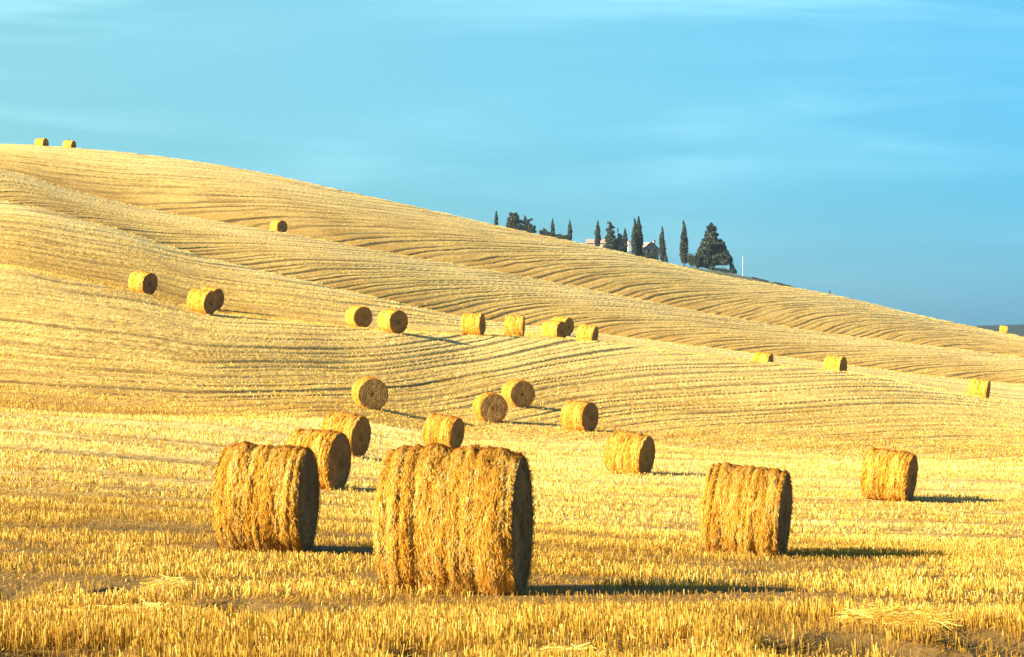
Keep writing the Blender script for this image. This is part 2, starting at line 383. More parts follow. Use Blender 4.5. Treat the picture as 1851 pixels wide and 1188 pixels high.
faces = np.stack([idx[:-1, :-1], idx[1:, :-1], idx[1:, 1:], idx[:-1, 1:]], -1).reshape(-1, 4)
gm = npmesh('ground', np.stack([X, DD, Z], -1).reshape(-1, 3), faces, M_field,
            {'row': ROW, 'track': TR, 'bare': BARE_SHADE, 'veg': VEG, 'pale': PALE, 'rich': RICH, 'litter': NEAR_DARK}, smooth=True)
ground = tag(link('ground', gm), kind='structure')
def samp(T, u, d):
    """bilinear lookup of a terrain table"""
    i = np.clip(np.searchsorted(us, u) - 1, 0, NU - 2); j = np.clip(np.searchsorted(ds, d) - 1, 0, ND - 2)
    a = (u - us[i]) / (us[i + 1] - us[i]); b = (d - ds[j]) / (ds[j + 1] - ds[j])
    return T[i, j] * (1 - a) * (1 - b) + T[i + 1, j] * a * (1 - b) + T[i, j + 1] * (1 - a) * b + T[i + 1, j + 1] * a * b
def ground_z(x, d): return float(samp(Z, np.array([x / d]), np.array([d]))[0])

# ------------------------------------------------------------------ stubble (geometry)
def blades(n, d0, d1, h0, h1, w0, w1, lean=0.25, umax=0.31, seg=1, litter=0.0, rows=True):
    n = int(n * 1.31)
    d = np.sqrt(rng.random(n) * (d1 * d1 - d0 * d0) + d0 * d0); u = (rng.random(n) * 2 - 1) * umax
    x = u * d
    if rows and d1 < 60:      # drill rows 14 cm apart
        q = d - 0.16 * x; qq = np.round(q / 0.16) * 0.16 + rng.normal(0, 0.018, n); d = d + (qq - q); u = x / d
    tr = samp(TR, u, d); br = bare_of(x, d) if d0 < 40 else np.zeros(n)
    patch = fbm(x / 1.3 + 50, d / 1.3, 3); big = fbm(x / 7 + 5, d / 7, 2)
    rw = samp(ROW, u, d); lane = sstep(0.1, 0.9, np.sin(6.2832 * rw * 0.55 + 2 * fbm(x / 5 + 8, d / 5, 2))) * sstep(0.25, 0.5, fbm(x / 3.5 + 70, d / 2.0 + 9, 2)) * (d < 110)
    gap = sstep(0.54, 0.66, fbm(x / 2.6 + 21, d / 2.4 + 55, 3)) * (d < 60)
    tr = np.maximum(tr, lane * 0.95); tr = np.maximum(tr, (d > 95) * 0.8 * sstep(0.1, 0.9, np.sin(6.2832 * rw * 2.3))); tr = np.maximum(tr, gap * 0.85)
    lit0 = rng.random(n) < litter
    keep = (rng.random(n) > np.clip(tr * 0.95 + br * 0.80, 0, 0.97)) | (lit0 & (rng.random(n) > 0.45 * br))
    keep &= rng.random(n) < np.clip(0.35 + 1.4 * patch, 0, 1)
    x, d, u, tr, patch, big, lane = x[keep], d[keep], u[keep], tr[keep], patch[keep], big[keep], lane[keep]; lit0 = lit0[keep]; n = len(x)
    z = samp(Z, u, d)
    h = (h0 + (h1 - h0) * rng.random(n)) * (0.65 + 0.7 * patch) * (1 - 0.5 * tr)
    w = w0 + (w1 - w0) * rng.random(n)
    yaw = rng.random(n) * math.pi
    lx = rng.normal(0, lean, n) * h; ly = rng.normal(0, lean, n) * h
    lit = lit0
    lx = np.where(lit, rng.normal(0, 1, n) * h * 1.5, lx); ly = np.where(lit, rng.normal(0, 1, n) * h * 1.5, ly); h = np.where(lit, h * 0.35, h)
    px_, py_ = np.cos(yaw) * w / 2, np.sin(yaw) * w / 2
    B = np.stack([x, d, z - 0.02], 1); Tp = np.stack([x + lx, d + ly, z + h], 1)
    P = np.stack([px_, py_, np.zeros(n)], 1)
    V = np.stack([B - P, B + P, Tp + P * 0.8, Tp - P * 0.8], 1).reshape(-1, 3)
    Fc = np.arange(4 * n).reshape(n, 4)
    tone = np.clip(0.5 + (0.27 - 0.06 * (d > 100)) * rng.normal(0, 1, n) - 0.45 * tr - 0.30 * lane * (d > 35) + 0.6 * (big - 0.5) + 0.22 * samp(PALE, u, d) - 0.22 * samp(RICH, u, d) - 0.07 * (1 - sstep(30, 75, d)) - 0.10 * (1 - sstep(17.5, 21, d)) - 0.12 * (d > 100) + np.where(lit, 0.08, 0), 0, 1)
    # stalk foot coloured darker, painting in the shade between stalks
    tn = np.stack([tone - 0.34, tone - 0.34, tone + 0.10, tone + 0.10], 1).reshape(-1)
    return V, Fc, np.clip(tn, 0, 1)
def lodged(px, y, a, b_, n, h=0.05):
    n = int(n * 1.2)
    """flattened, tangled straw lying on the stubble"""
    d0 = y2d(px, y); x0 = (px - CX) / F * d0
    r = rng.random(n) ** 0.7; th = rng.random(n) * 6.2832; r = r * (0.75 + 0.4 * np.sin(th * 3 + px) * np.sin(th + y))
    x = x0 + a * r * np.cos(th); d = d0 + b_ * r * np.sin(th)
    z = samp(Z, x / d, d) + h * 0.4 + 0.07 * rng.random(n) ** 2
    Ls = 0.08 + 0.26 * rng.random(n) ** 1.5; an = rng.normal(0.15, 0.8, n) + 0.9 * (fbm(x * 1.5, d * 1.5, 2) - 0.5)
    dx, dy, dz = np.cos(an) * Ls / 2, np.sin(an) * Ls / 2, rng.normal(0, 0.10, n) * Ls
    w = 0.003 + 0.004 * rng.random(n)
    A = np.stack([x - dx, d - dy, z - dz], 1); B = np.stack([x + dx, d + dy, z + dz], 1)
    M_ = (A + B) / 2 + np.stack([np.zeros(n), np.zeros(n), 0.03 * rng.random(n)], 1)
    P = np.stack([np.zeros(n), np.sin(th) * w * .5, w], 1)
    V = np.stack([A, A + P, M_ + P, M_, B, B + P], 1).reshape(-1, 3)
    i0 = np.arange(n) * 6
    Fc = np.concatenate([np.stack([i0, i0 + 1, i0 + 2, i0 + 3], 1), np.stack([i0 + 3, i0 + 2, i0 + 5, i0 + 4], 1)])
    tone = np.repeat(np.clip(rng.normal(0.50, 0.24, n), 0, 1), 6)
    return V, Fc, tone
def merge(parts):
    V, Fc, T = [], [], []; o = 0
    for v, f, t in parts: V.append(v); Fc.append(f + o); T.append(t); o += len(v)
    return np.concatenate(V), np.concatenate(Fc), np.concatenate(T)
LOD = [(230,1124,.75,.9,2600),(340,1128,.75,.9,2600),(430,1130,.5,.8,1500),(1620,1128,.55,1.0,2600),(1020,1176,.25,.5,900),(300,1065,.3,.5,260)]
V, Fc, T = merge([
    blades(110000, 13, 23, 0.06, 0.13, 0.004, 0.009, 0.2, litter=0.38),
    blades(60000, 13, 21, 0.09, 0.18, 0.004, 0.009, 0.10, litter=0.02),
    blades(190000, 22, 50, 0.06, 0.12, 0.006, 0.014, 0.25, litter=0.28),
    blades(170000, 49, 100, 0.06, 0.12, 0.014, 0.03, 0.35, litter=0.28),
    blades(140000, 98, 190, 0.05, 0.10, 0.025, 0.05, 0.6),
    blades(150000, 186, 460, 0.05, 0.10, 0.05, 0.09, 0.7)])
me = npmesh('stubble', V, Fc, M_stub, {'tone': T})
tag(link('stubble', me), 'short golden cut stubble covering the whole rolling field', 'stubble', kind='stuff')
V, Fc, T = merge([lodged(*a) for a in LOD])
me = npmesh('loose_straw', V, Fc, M_stub, {'tone': T})
tag(link('loose_straw', me), 'flattened pale straw lying in tangled patches on the near stubble', 'straw', kind='stuff')

# ------------------------------------------------------------------ straw bales (axis along local X, resting on z = 0)
RAD, LEN = 0.75, 1.34
def bale_radius(th, s, seed):
    """th angle, s in -1..1 along the axis"""
    bands = 0.034 * np.abs(np.sin((s * 0.5 + 0.5 + 0.05 * np.sin(s * 7 + seed)) * math.pi * 6.5 + 0.5 * np.sin(th * 2 + seed))) ** 0.7 * (0.4 + 0.9 * vnoise(s * 3.3 + seed, th * 0.8 + 12)) 
    nz = 0.07 * (fbm(s * 4 + seed * 3.1 + 20, np.sin(th) * 2.2 + np.cos(th * 1.0) * 1.7 + 30, 3) - 0.5) + 0.035 * (fbm(s * 14 + seed, th * 9 + 60, 2) - 0.5)
    edge = -0.045 * np.abs(s) ** 8
    return RAD - 0.03 + bands + nz + edge
def bale_pt(th, s, r):
    z = np.sin(th) * r; y = np.cos(th) * r
    z = np.where(z < -RAD + 0.07, -RAD + 0.07 + (z + RAD - 0.07) * 0.15, z)      # settles on its belly
    return np.stack([s * LEN / 2, y, z + RAD - 0.065], -1)
def strands(n, seed, wmin, wmax, lmin, lmax, lift, fringe=0.12):
    r_ = np.random.default_rng(seed)
    th = r_.random(n) * 6.2832; s = r_.random(n) * 2 - 1
    s = np.where(r_.random(n) < fringe, np.sign(s) * (1 - 0.03 * r_.random(n)), s)
    Ls = lmin + (lmax - lmin) * r_.random(n) ** 1.6
    ang = r_.normal(0, 0.36, n)                       # 0 = around the bale
    w = wmin + (wmax - wmin) * r_.random(n)
    up = lift * r_.random(n) ** 2
    pts = []
    for k, q in enumerate((-0.5, 0.0, 0.5)):
        tt = th + q * Ls * np.cos(ang) / RAD; ss = s + q * Ls * np.sin(ang) / (LEN / 2)
        ss = np.clip(ss, -1.07, 1.07)
        rr = bale_radius(tt, np.clip(ss, -1, 1), seed) + 0.006 + (up if k == 2 else up * 0.45 if k == 1 else -0.002)
        pts.append(bale_pt(tt, ss, rr))
    tx = np.sin(ang); wv = np.stack([np.cos(ang) * w / 2, -np.sin(ang) * w / 2 * -np.sin(th), -np.sin(ang) * w / 2 * np.cos(th)], 1)
    V = np.stack([pts[0] - wv, pts[0] + wv, pts[1] + wv, pts[1] - wv, pts[2] + wv, pts[2] - wv], 1).reshape(-1, 3)
    i0 = np.arange(n) * 6
    Fc = np.concatenate([np.stack([i0, i0 + 1, i0 + 2, i0 + 3], 1), np.stack([i0 + 3, i0 + 2, i0 + 4, i0 + 5], 1)])
    bandtone = fbm(s * 5 + seed, th * 1.2, 2)
    tone = np.clip(0.5 + 0.30 * r_.normal(0, 1, n) + 0.8 * (bandtone - 0.5), 0, 1)
    return V, Fc, np.repeat(tone, 6)
def face_strands(n, seed, side, wmin, wmax, lmin, lmax, lift):
    r_ = np.random.default_rng(seed + 77)
    r = RAD * 0.93 * np.sqrt(r_.random(n)); th = r_.random(n) * 6.2832; Ls = lmin + (lmax - lmin) * r_.random(n)
    ang = th + math.pi / 2 + r_.normal(0, 0.5, n); w = wmin + (wmax - wmin) * r_.random(n)
    cy, cz = np.cos(th) * r, np.sin(th) * r; dy, dz = np.cos(ang) * Ls / 2, np.sin(ang) * Ls / 2
    x0 = side * (LEN / 2 + 0.004 + lift * r_.random(n)); x1 = side * (LEN / 2 + 0.004 + lift * r_.random(n)); zc_ = RAD - 0.065
    P = np.stack([np.zeros(n), -np.sin(ang) * w / 2, np.cos(ang) * w / 2], 1)
    A = np.stack([x0, cy - dy, np.maximum(cz - dz, -RAD + .07) + zc_], 1); B = np.stack([x1, cy + dy, np.maximum(cz + dz, -RAD + .07) + zc_], 1)
    V = np.stack([A - P, A + P, B + P, B - P], 1).reshape(-1, 3)
    return V, np.arange(4 * n).reshape(n, 4), np.repeat(np.clip(r_.normal(0.5, 0.25, n), 0, 1), 4)
def bale_meshes(seed, nside, nface, nt_, ns_, wmin, wmax, lmin, lmax, lift):
    th = np.linspace(0, 2 * math.pi, nt_, endpoint=False); s = np.linspace(-1, 1, ns_)
    TH, SS = np.meshgrid(th, s, indexing='ij')
    rr = bale_radius(TH, SS, seed)
    rr[0:0] = 0
    V = bale_pt(TH, SS, rr); ix = np.arange(nt_ * ns_).reshape(nt_, ns_); jx = np.roll(ix, -1, 0)
    Fc = np.stack([ix[:, :-1], jx[:, :-1], jx[:, 1:], ix[:, 1:]], -1).reshape(-1, 4)
    tone = np.clip(0.5 + 0.9 * (fbm(SS * 5 + seed, TH * 1.2, 2) - 0.5), 0, 1)
    side = [(V.reshape(-1, 3), Fc, tone.ravel())]
    if nside: side.append(strands(nside, seed, wmin, wmax, lmin, lmax, lift))
    mside = npmesh('rolled_side', *merge(side)[:2], M_side, {'tone': merge(side)[2]}, smooth=False)
    ends = []
    for sgn in (-1, 1):
        nr = 14; rf = np.linspace(0.0, 1.0, nr)[1:]
        redge = bale_radius(th, np.full(nt_, float(sgn)), seed)
        RR = redge[:, None] * rf[None]; T2 = np.repeat(th[:, None], nr - 1, 1)
        P = bale_pt(T2, np.full_like(T2, float(sgn)), RR)
        dep = 0.035 * (rf[None] ** 6) + 0.018 * np.sin(RR * 55 + T2) * (rf[None] < 0.97) + 0.05 * (fbm(P[..., 1] * 6 + 9 + seed, P[..., 2] * 6 + 40, 2) - 0.5) * (rf[None] < 0.97) + 0.10 * np.exp(-(RR / 0.07) ** 2)
        dep = dep * (rf[None] < 0.999)
        P[..., 0] -= sgn * np.maximum(dep - 0.035, -0.03)
        P[:, -1, 0] = sgn * LEN / 2
        cpt = np.array([[sgn * (LEN / 2 - 0.08), 0, RAD - 0.065]])
        VV = np.concatenate([P.reshape(-1, 3), cpt]); ii = np.arange(nt_ * (nr - 1)).reshape(nt_, nr - 1); jj = np.roll(ii, -1, 0)
        f4 = np.stack([ii[:, :-1], jj[:, :-1], jj[:, 1:], ii[:, 1:]], -1).reshape(-1, 4)
        # centre closed with quads that repeat the centre point across two wedges
        c = np.full(nt_ // 2, len(VV) - 1)
        f5 = np.stack([ii[0::2, 0], ii[1::2, 0], np.roll(ii[0::2, 0], -1), c], -1)
        ff = np.concatenate([f4, f5])
        if sgn > 0: ff = ff[:, ::-1]
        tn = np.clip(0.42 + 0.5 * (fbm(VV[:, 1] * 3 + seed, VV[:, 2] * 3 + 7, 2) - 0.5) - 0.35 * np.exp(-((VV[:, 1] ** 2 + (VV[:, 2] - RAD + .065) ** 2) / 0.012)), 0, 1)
        pr = [(VV, ff, tn)]
        if nface: pr.append(face_strands(nface, seed + sgn, sgn, wmin, wmax, lmin, lmax * 0.8, lift * 0.6))
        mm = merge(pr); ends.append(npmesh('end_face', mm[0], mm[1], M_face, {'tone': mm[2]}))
    return mside, ends
BM_ = {}
def get_bm(lod, var):
    k = (lod, var)
    if k not in BM_:
        p = {0: (70000, 6000, 200, 90, .0022, .0055, .05, .26, .030), 1: (34000, 3000, 160, 70, .0035, .008, .06, .24, .030),
             2: (8000, 900, 110, 48, .007, .014, .07, .22, .04), 3: (1800, 250, 72, 30, .014, .03, .10, .24, .035)}[lod]
        BM_[k] = bale_meshes(11 + 7 * var + lod, *p)
    return BM_[k]
BALES = [
 # centre px, base px, distance, turn of the dark end (deg), lod, label
 (824,1071,24.7,10,0,'largest straw bale, nearest the camera, in the middle of the foreground'),
 (480,993,34.0,8,1,'big orange straw bale left of the largest bale, second nearest'),
 (1344,1001,41.0,16,1,'big straw bale standing alone at front right with shadow beside it'),
 (1602,904,71.0,22,2,'straw bale farthest to the right in the near field'),
 (1134,858,85.0,26,2,'straw bale on the flat field just left and beyond the front right bale'),
 (571,881,61.0,20,2,'straw bale partly hidden behind the big orange bale, dark end showing'),
 (620,823,88.0,24,2,'straw bale half hidden, topmost of the three clustered at left of the largest bale'),
 (798,811,96.0,24,2,'pale straw bale peeking over the top of the largest bale'),
 (668,738,112.0,72,2,'straw bale with lit round end and dark core hole low on the hillside'),
 (886,761,126.0,73,2,'front straw bale of the close pair with lit orange ends on the lower slope'),
 (936,734,129.0,67,2,'rear straw bale of the close pair with lit orange ends on the lower slope'),
 (1047,778,119.0,38,2,'pale straw bale with dark end and long shadow right of the close lower pair'),
 (648,591,151.0,58,3,'left straw bale of two side by side on the ridge, brown round end'),
 (709,601,146.0,52,3,'right straw bale of two side by side on the ridge, shadow on pale stubble'),
 (855,598,161.0,17,3,'upright looking straw bale alone on the ridge right of the side by side pair'),
 (930,607,170.0,6,3,'narrow orange straw bale on the ridge with almost no dark end showing'),
 (1001,0,174.0,34,3,'front straw bale of the overlapping pair on the middle ridge'),
 (1015,0,193.0,36,3,'rear bale of the overlapping pair on the middle ridge, dark end peeking above'),
 (1059,0,181.0,20,3,'bale sunk behind the ridge right of the overlapping pair, pale top showing'),
 (1376,0,183.0,24,3,'straw bale top showing over the ridge left of the bale with tilted dark end'),
 (1509,0,179.0,31,3,'straw bale with narrow tilted dark end on the right part of the middle ridge'),
 (1767,721,184.0,21,3,'pale yellow straw bale on the ridge near the right edge of the field'),
 (256,532,153.0,36,3,'leftmost straw bale on the left hillside, dark end facing right'),
 (364,566,149.0,30,3,'front straw bale of the overlapping pair on the left hillside'),
 (378,0,161.5,32,3,'rear straw bale of the overlapping pair on the left hillside, mostly hidden'),
 (503,0,263.0,48,3,'single small straw bale with brown end high on the far upper hillside'),
 (75,0,352.0,24,3,'left one of two tiny straw bales on the skyline at top left'),
 (125,0,352.0,18,3,'right one of two tiny straw bales on the skyline at top left'),
 (1813,0,455.0,12,3,'tiny pale straw bale on the skyline at far right before the blue hills'),
]
for i, (px, by, d, beta, lod, label) in enumerate(BALES):
    if by: d2 = y2d(px, by, d); d2 = d2 if d2 and abs(d2 - d) < 14 else d
    else: d2 = d
    u = (px - CX) / F; x = u * d2
    ux = np.array([(x + .5) / d2, (x - .5) / d2]); zz = samp(Z - relief, ux, np.array([d2, d2])); slx = (zz[0] - zz[1]) / 1.0
    z = ground_z(x, d2) - {16: .16, 26: .32, 27: .32}.get(i, 0)
    e = bpy.data.objects.new('straw_bale', None); C.objects.link(e)
    e.location = (x, d2, z + 0.0)
    c = math.cos(R(-beta)); slope_y = 0.0
    e.rotation_euler = (0, -math.atan(slx * math.cos(R(beta))) * 0.8, R(-beta))
    tag(e, label, 'bale', 'round straw bales scattered over the stubble field')
    roll = {2: .045, 3: .10, 4: .11, 7: .03, 22: .0, 23: .0, 19: .05}.get(i, 0); e.rotation_euler.y += roll
    e.scale = {0: (.98, 1.02, 1.02), 1: (.86, 1.02, 1.02), 2: (.93, 1.03, 1.03), 3: (.97, 1.0, 1.0), 4: (.9, .96, .96), 5: (.9, 1.03, 1.03), 6: (.80, .92, .92), 7: (.83, .87, .87), 21: (1.05, 1.08, 1.08)}.get(i, (.94, 1, 1))
    if d2 > 300: e.scale = (1.05, 1.05, 1.05)
    print('BALE', i, 'px', px, 'want d', d, 'got', round(float(d2), 1), 'z', round(z, 2), 'slx', round(float(slx), 3))
    ms, es = get_bm(lod, 0 if lod < 1 else (i % 2 if lod < 3 else i % 3))
    link('rolled_side', ms, e)
    for q in es: link('end_face', q, e)

# ------------------------------------------------------------------ trees
def leafcloud(P, size, seed, vert=0.6):
    """P (n,3) leaf centres -> upright-ish diamond leaf sprays"""
    r_ = np.random.default_rng(seed); n = len(P)
    a = r_.normal(0, 1, (n, 3)); a[:, 2] = np.abs(a[:, 2]) + vert * 2.5; a /= np.linalg.norm(a, axis=1)[:, None]
    b = r_.normal(0, 1, (n, 3)); b -= a * (a * b).sum(1)[:, None]; b /= np.linalg.norm(b, axis=1)[:, None]
    s = (size * (0.6 + 0.8 * r_.random(n)))[:, None]
    V = np.stack([P - a * s, P + b * s * 0.45, P + a * s, P - b * s * 0.45], 1).reshape(-1, 3)
    return V, np.arange(4 * n).reshape(n, 4), np.repeat(np.clip(r_.normal(0.45, 0.25, n), 0, 1), 4)
def blob_pts(n, c, r3, r_, shell=0.55):
    v = r_.normal(0, 1, (n, 3)); v /= np.linalg.norm(v, axis=1)[:, None]
    return np.array(c) + v * (shell + (1 - shell) * r_.random((n, 1))) * np.array(r3)
M_PX = 800.0 / F                                    # metres per photo pixel where the trees stand
def base_at(px, d=800.0):
    x = (px - CX) / F * d; return x, d, ground_z(x, d)
def px_h(px, ytop, d=800.0):
    """real height of something whose top is seen at ytop"""
    x, d, z = base_at(px, d); return (CY - ytop) / F * d - z
def tree(name, px, ytop, blobs, label, cat, group=None, trunk_r=0.2, leaf=0.30, dens=1.0, mat=None, d=800.0, seed=0, gap=0.06, vert=0.6):
    """blobs: (dx px, y fraction of height, rx px, rz fraction of height)"""
    x, d, z = base_at(px, d); H = px_h(px, ytop, d); mp_ = d / F
    e = bpy.data.objects.new(name, None); C.objects.link(e); e.location = (x, d, z)
    tag(e, label, cat, group)
    r_ = np.random.default_rng(seed + 100); parts = []
    P = []; core = bmesh.new()
    for (bx, fy, rx, rz) in blobs:
        rx = rx * mp_; rz_ = rz * H; c = (bx * mp_, 0.3 * rx * r_.normal(), fy * H)
        area = rx * rz_ * 4; n = int(dens * max(60, area * 90))
        P.append(blob_pts(n, c, (rx, rx * 0.9, rz_), r_))
        if rx > 0.35:
            q = bmesh.ops.create_icosphere(core, subdivisions=2, radius=1.0)
            for v in q['verts']:
                k = 0.62 + 0.16 * random.random(); v.co = Vector((c[0] + v.co.x * rx * k, c[1] + v.co.y * rx * 0.9 * k, c[2] + v.co.z * rz_ * k))
    P = np.concatenate(P); P[:, 2] = np.maximum(P[:, 2], 0.2)
    V, Fc, T = leafcloud(P, leaf, seed, vert)
    co = np.array([v.co[:] for v in core.verts]).reshape(-1, 3)
    core.verts.index_update()
    if len(co):
        tri = np.array([[v.index for v in f.verts] for f in core.faces]); q4 = np.concatenate([tri, tri[:, 2:3]], 1)
        # a triangle as a quad with its last edge split
        mid = (co[tri[:, 2]] + co[tri[:, 0]]) / 2; base = len(V)
        VV = np.concatenate([V, co, mid]); f2 = np.stack([tri[:, 0], tri[:, 1], tri[:, 2], len(co) + np.arange(len(tri))], 1) + base
        V = VV; Fc = np.concatenate([Fc, f2]); T = np.concatenate([T, np.full(len(co) + len(mid), 0.2)])
    core.free()
    link('crown', npmesh('crown', V, Fc, mat or M_leaf, {'tone': T}), e)
    ht = H * 0.8
    MB().tube([(0, 0, -0.5), (0.03, 0, 0.3), (0.05, 0.02, ht * 0.5), (0, 0, ht)], [trunk_r * 1.4, trunk_r, trunk_r * 0.6, 0.05]).build('trunk', M_bark, e)
    return e
def cyp(w, seed, lean=0.0, hollow=0.03, low=0.06):
    r_ = random.Random(seed); out = []
    for k in range(13):
        f = low + (1 - low) * (k + 0.5) / 13
        t = f
        prof = min(1.0, 0.72 + 1.4 * t) if t < 0.2 else (1.0 if t < 0.45 else max(0.10, (1 - ((t - 0.45) / 0.56) ** 1.7)))
        out.append((lean * f + r_.uniform(-.07, .07) * w, f, w / 2 * prof * r_.uniform(.88, 1.06), 0.065))
    out.append((lean, 0.965, w * 0.07, 0.04))
    return out
G_c = 'tall cypress trees along the hilltop'
tree('cypress_tree', 897, 382.5, cyp(8, 1), 'small lone cypress farthest left on the hill crest', 'tree', G_c, .12, .22, seed=1)
tree('cypress_tree', 999, 396, cyp(8.5, 2), 'slim cypress rising from the low hedge, left of two', 'tree', G_c, .12, .22, seed=2)
tree('cypress_tree', 1030, 398.5, cyp(9.5, 3), 'slim cypress at the right end of the low hedge', 'tree', G_c, .12, .22, seed=3)
tree('cypress_tree', 1080.5, 400.5, cyp(12, 4), 'round topped cypress just left of the ragged conifer', 'tree', G_c, .16, .26, seed=4)
tree('cypress_tree', 1197, 410.5, cyp(13, 5) + [(3, .2, 5, .2)], 'cypress right beside the stone farmhouse gable', 'tree', G_c, .16, .26, seed=5)
tree('cypress_tree', 1237, 400.5, cyp(16, 6, -1, low=.09), 'tall cypress standing alone between farmhouse and the broad conifer', 'tree', G_c, .22, .28, seed=6)
tree('cypress_tree', 1147.5, 396, cyp(13, 7), 'left spire of the twin cypresses before the farmhouse', 'tree', G_c, .2, .28, seed=7)
tree('cypress_tree', 1155, 392.5, cyp(17, 8), 'tallest right spire of the twin cypresses before the farmhouse', 'tree', G_c, .2, .28, seed=8, d=803)
tree('cypress_tree', 1130, 414, cyp(11, 9), 'dark narrow cypress close left of the twin spires', 'tree', G_c, .14, .26, seed=9)
tree('cypress_tree', 1326, 467, [(-3, .35, 4.5, .33), (-1, .2, 6.5, .2), (-4.5, .6, 3.2, .25), (-6, .85, 1.8, .15), (3, .12, 3.5, .14)], 'small slanting cone shaped cypress right of the broad conifer', 'tree', G_c, .1, .2, seed=10)
tree('conifer_tree', 1103, 401, [(0,.93,2.6,.06),(-4,.97,.9,.05),(1,.84,4,.07),(5.5,.80,3,.025),(-2,.72,6,.08),(1,.62,7,.09),(6,.66,2.5,.03),(0,.48,8.5,.11),(7,.45,3,.06),(-8,.42,2,.04),(1,.32,11,.13),(2,.15,13,.14),(9,.30,4,.08)],
     'ragged pointed conifer between two cypresses left of the farmhouse', 'tree', None, .2, .28, seed=11, dens=.9)
tree('conifer_tree', 1119, 412, [(-2,.9,.8,.1),(0,.70,3,.07),(2,.66,4.5,.06),(1,.52,7,.1),(0,.36,8.5,.14),(1,.17,10,.16)],
     'low bushy conifer squeezed between the ragged conifer and the narrow cypress', 'tree', None, .15, .26, seed=12)
tree('conifer_tree', 1288, 403, [(-3,.97,1.6,.035),(-6,.93,1.4,.03),(-1,.94,2.6,.05),(-9.5,.90,1.6,.035),(4,.90,2.2,.03),(6,.86,2.6,.03),(-3,.85,7,.07),(-12,.80,1.5,.04),(-2,.76,10,.07),(9,.75,2,.03),(-12,.73,3,.03),(-3,.66,13,.08),
     (-17,.63,3,.04),(14,.62,4,.04),(-18,.55,4,.05),(-2,.55,19,.10),(18,.55,5,.05),(21,.47,4,.05),(-21,.45,5,.06),(-12,.42,15,.11),(13,.42,15,.11),(22,.36,8,.08),(-23,.34,7,.07),(-14,.28,15,.11),(8,.27,20,.11),(27,.27,8,.07),(-25,.23,6,.07),
     (32,.22,5,.05),(-16,.15,13,.09),(20,.17,13,.06),(-26,.11,5,.06),(3,.15,13,.05),(-5,.10,9,.07)],
     'broad dark cone shaped conifer, widest tree on the hilltop', 'tree', None, .35, .36, seed=13, dens=.75)
tree('round_tree', 928, 383, [(-1,.82,5,.12),(-5,.88,3,.09),(4,.86,4,.10),(7,.72,4,.1),(-6,.6,6,.15),(2,.58,9,.18),(8,.45,6,.13),(-5,.32,8,.18),(4,.28,10,.18),(0,.12,12,.12),(10,.2,5,.14)],
     'rounded dense tree second from left on the hill crest', 'tree', None, .18, .28, seed=14)
tree('ragged_tree', 952, 390, [(-3,.92,2,.08),(-3,.78,3.5,.1),(5,.74,4,.05),(9,.80,2,.04),(-10,.68,3,.07),(-6,.6,4,.08),(0,.55,6,.13),(6,.42,5,.1),(0,.28,9,.15),(10,.22,5,.12),(14,.32,2.5,.14),(12,.1,6,.1),(2,.1,11,.1)],
     'ragged open tree with a jagged top right of the rounded tree', 'tree', None, .15, .26, seed=15)
def shrub(name, px, w, ytop, label, seed, d=798.0, mat=None, n=6, leaf=.22):
    r_ = random.Random(seed)
    bl = [((k + .5 - n / 2) * w / n, r_.uniform(.40, .55), w / n * r_.uniform(.7, 1.0), r_.uniform(.35, .5)) for k in range(n)]
    x, dd, z = base_at(px, d); H = px_h(px, ytop, d); mp_ = d / F
    e = bpy.data.objects.new(name, None); C.objects.link(e); e.location = (x, dd, z)
    tag(e, label, 'shrub' if name != 'hedge' else 'hedge')
    rr = np.random.default_rng(seed + 500); P = []
    for (bx, fy, rx, rz) in bl:
        zb = ground_z(x + bx * mp_, dd) - z
        P.append(blob_pts(int(max(70, rx * mp_ * rz * H * 420)), (bx * mp_, 0, fy * H + zb), (rx * mp_, max(.6, rx * mp_ * .8), rz * H), rr, .2))
    P = np.concatenate(P); V, Fc, T = leafcloud(P, leaf, seed, .2)
    link('foliage', npmesh('foliage', V, Fc, mat or M_leaf2, {'tone': T}), e)
    MB().tube([(0, 0, -.4), (0.05, 0, H * .3), (0, 0, H * .6)], [.08, .06, .02]).build('stem', M_bark, e)
shrub('hedge', 941, 50, 403, 'dark low hedge under the rounded and ragged trees', 1, 790, n=12)
shrub('hedge', 1003, 54, 419.5, 'dark low hedge between the ragged tree and the slim cypresses', 2, 790, n=13)
shrub('shrub', 985, 8, 410, 'small bushy shrub standing up from the low hedge', 3, n=3)
shrub('shrub', 1176, 17, 452, 'rounded bush in front of the farmhouse gable', 4, 792, n=4)
shrub('shrub', 1204, 6, 461, 'little bush at the foot of the cypress beside the farmhouse', 5, n=3)
shrub('shrub', 1254, 20, 456, 'loose greyish bush between lone cypress and broad conifer', 6, n=5)
shrub('shrub', 1302, 34, 482.5, 'low dark scrub at the foot of the broad conifer', 7, 770, n=8, leaf=.18)
shrub('shrub', 1373, 30, 503, 'sparse low scrub on the crest right of the white pole', 8, 760, n=9, leaf=.16)
shrub('hedge', 1417, 36, 513, 'short dark hedge dipping over the crest right of the scrub', 9, 760, n=9, leaf=.2)

# thin second trunk of the broad conifer is a young tree under its skirt
x, d, z = base_at(1306, 796)
MB().tube([(0, 0, -.5), (0.02, 0, 1.5), (0, 0, 3.6)], [.12, .10, .07]).build('trunk', M_bark, None)
o = bpy.data.objects['trunk'] if False else C.objects[-1]
o.name = 'tree_stem'; o.location = (x, d, z); tag(o, 'thin bare stem under the right skirt of the broad conifer', 'tree stem')

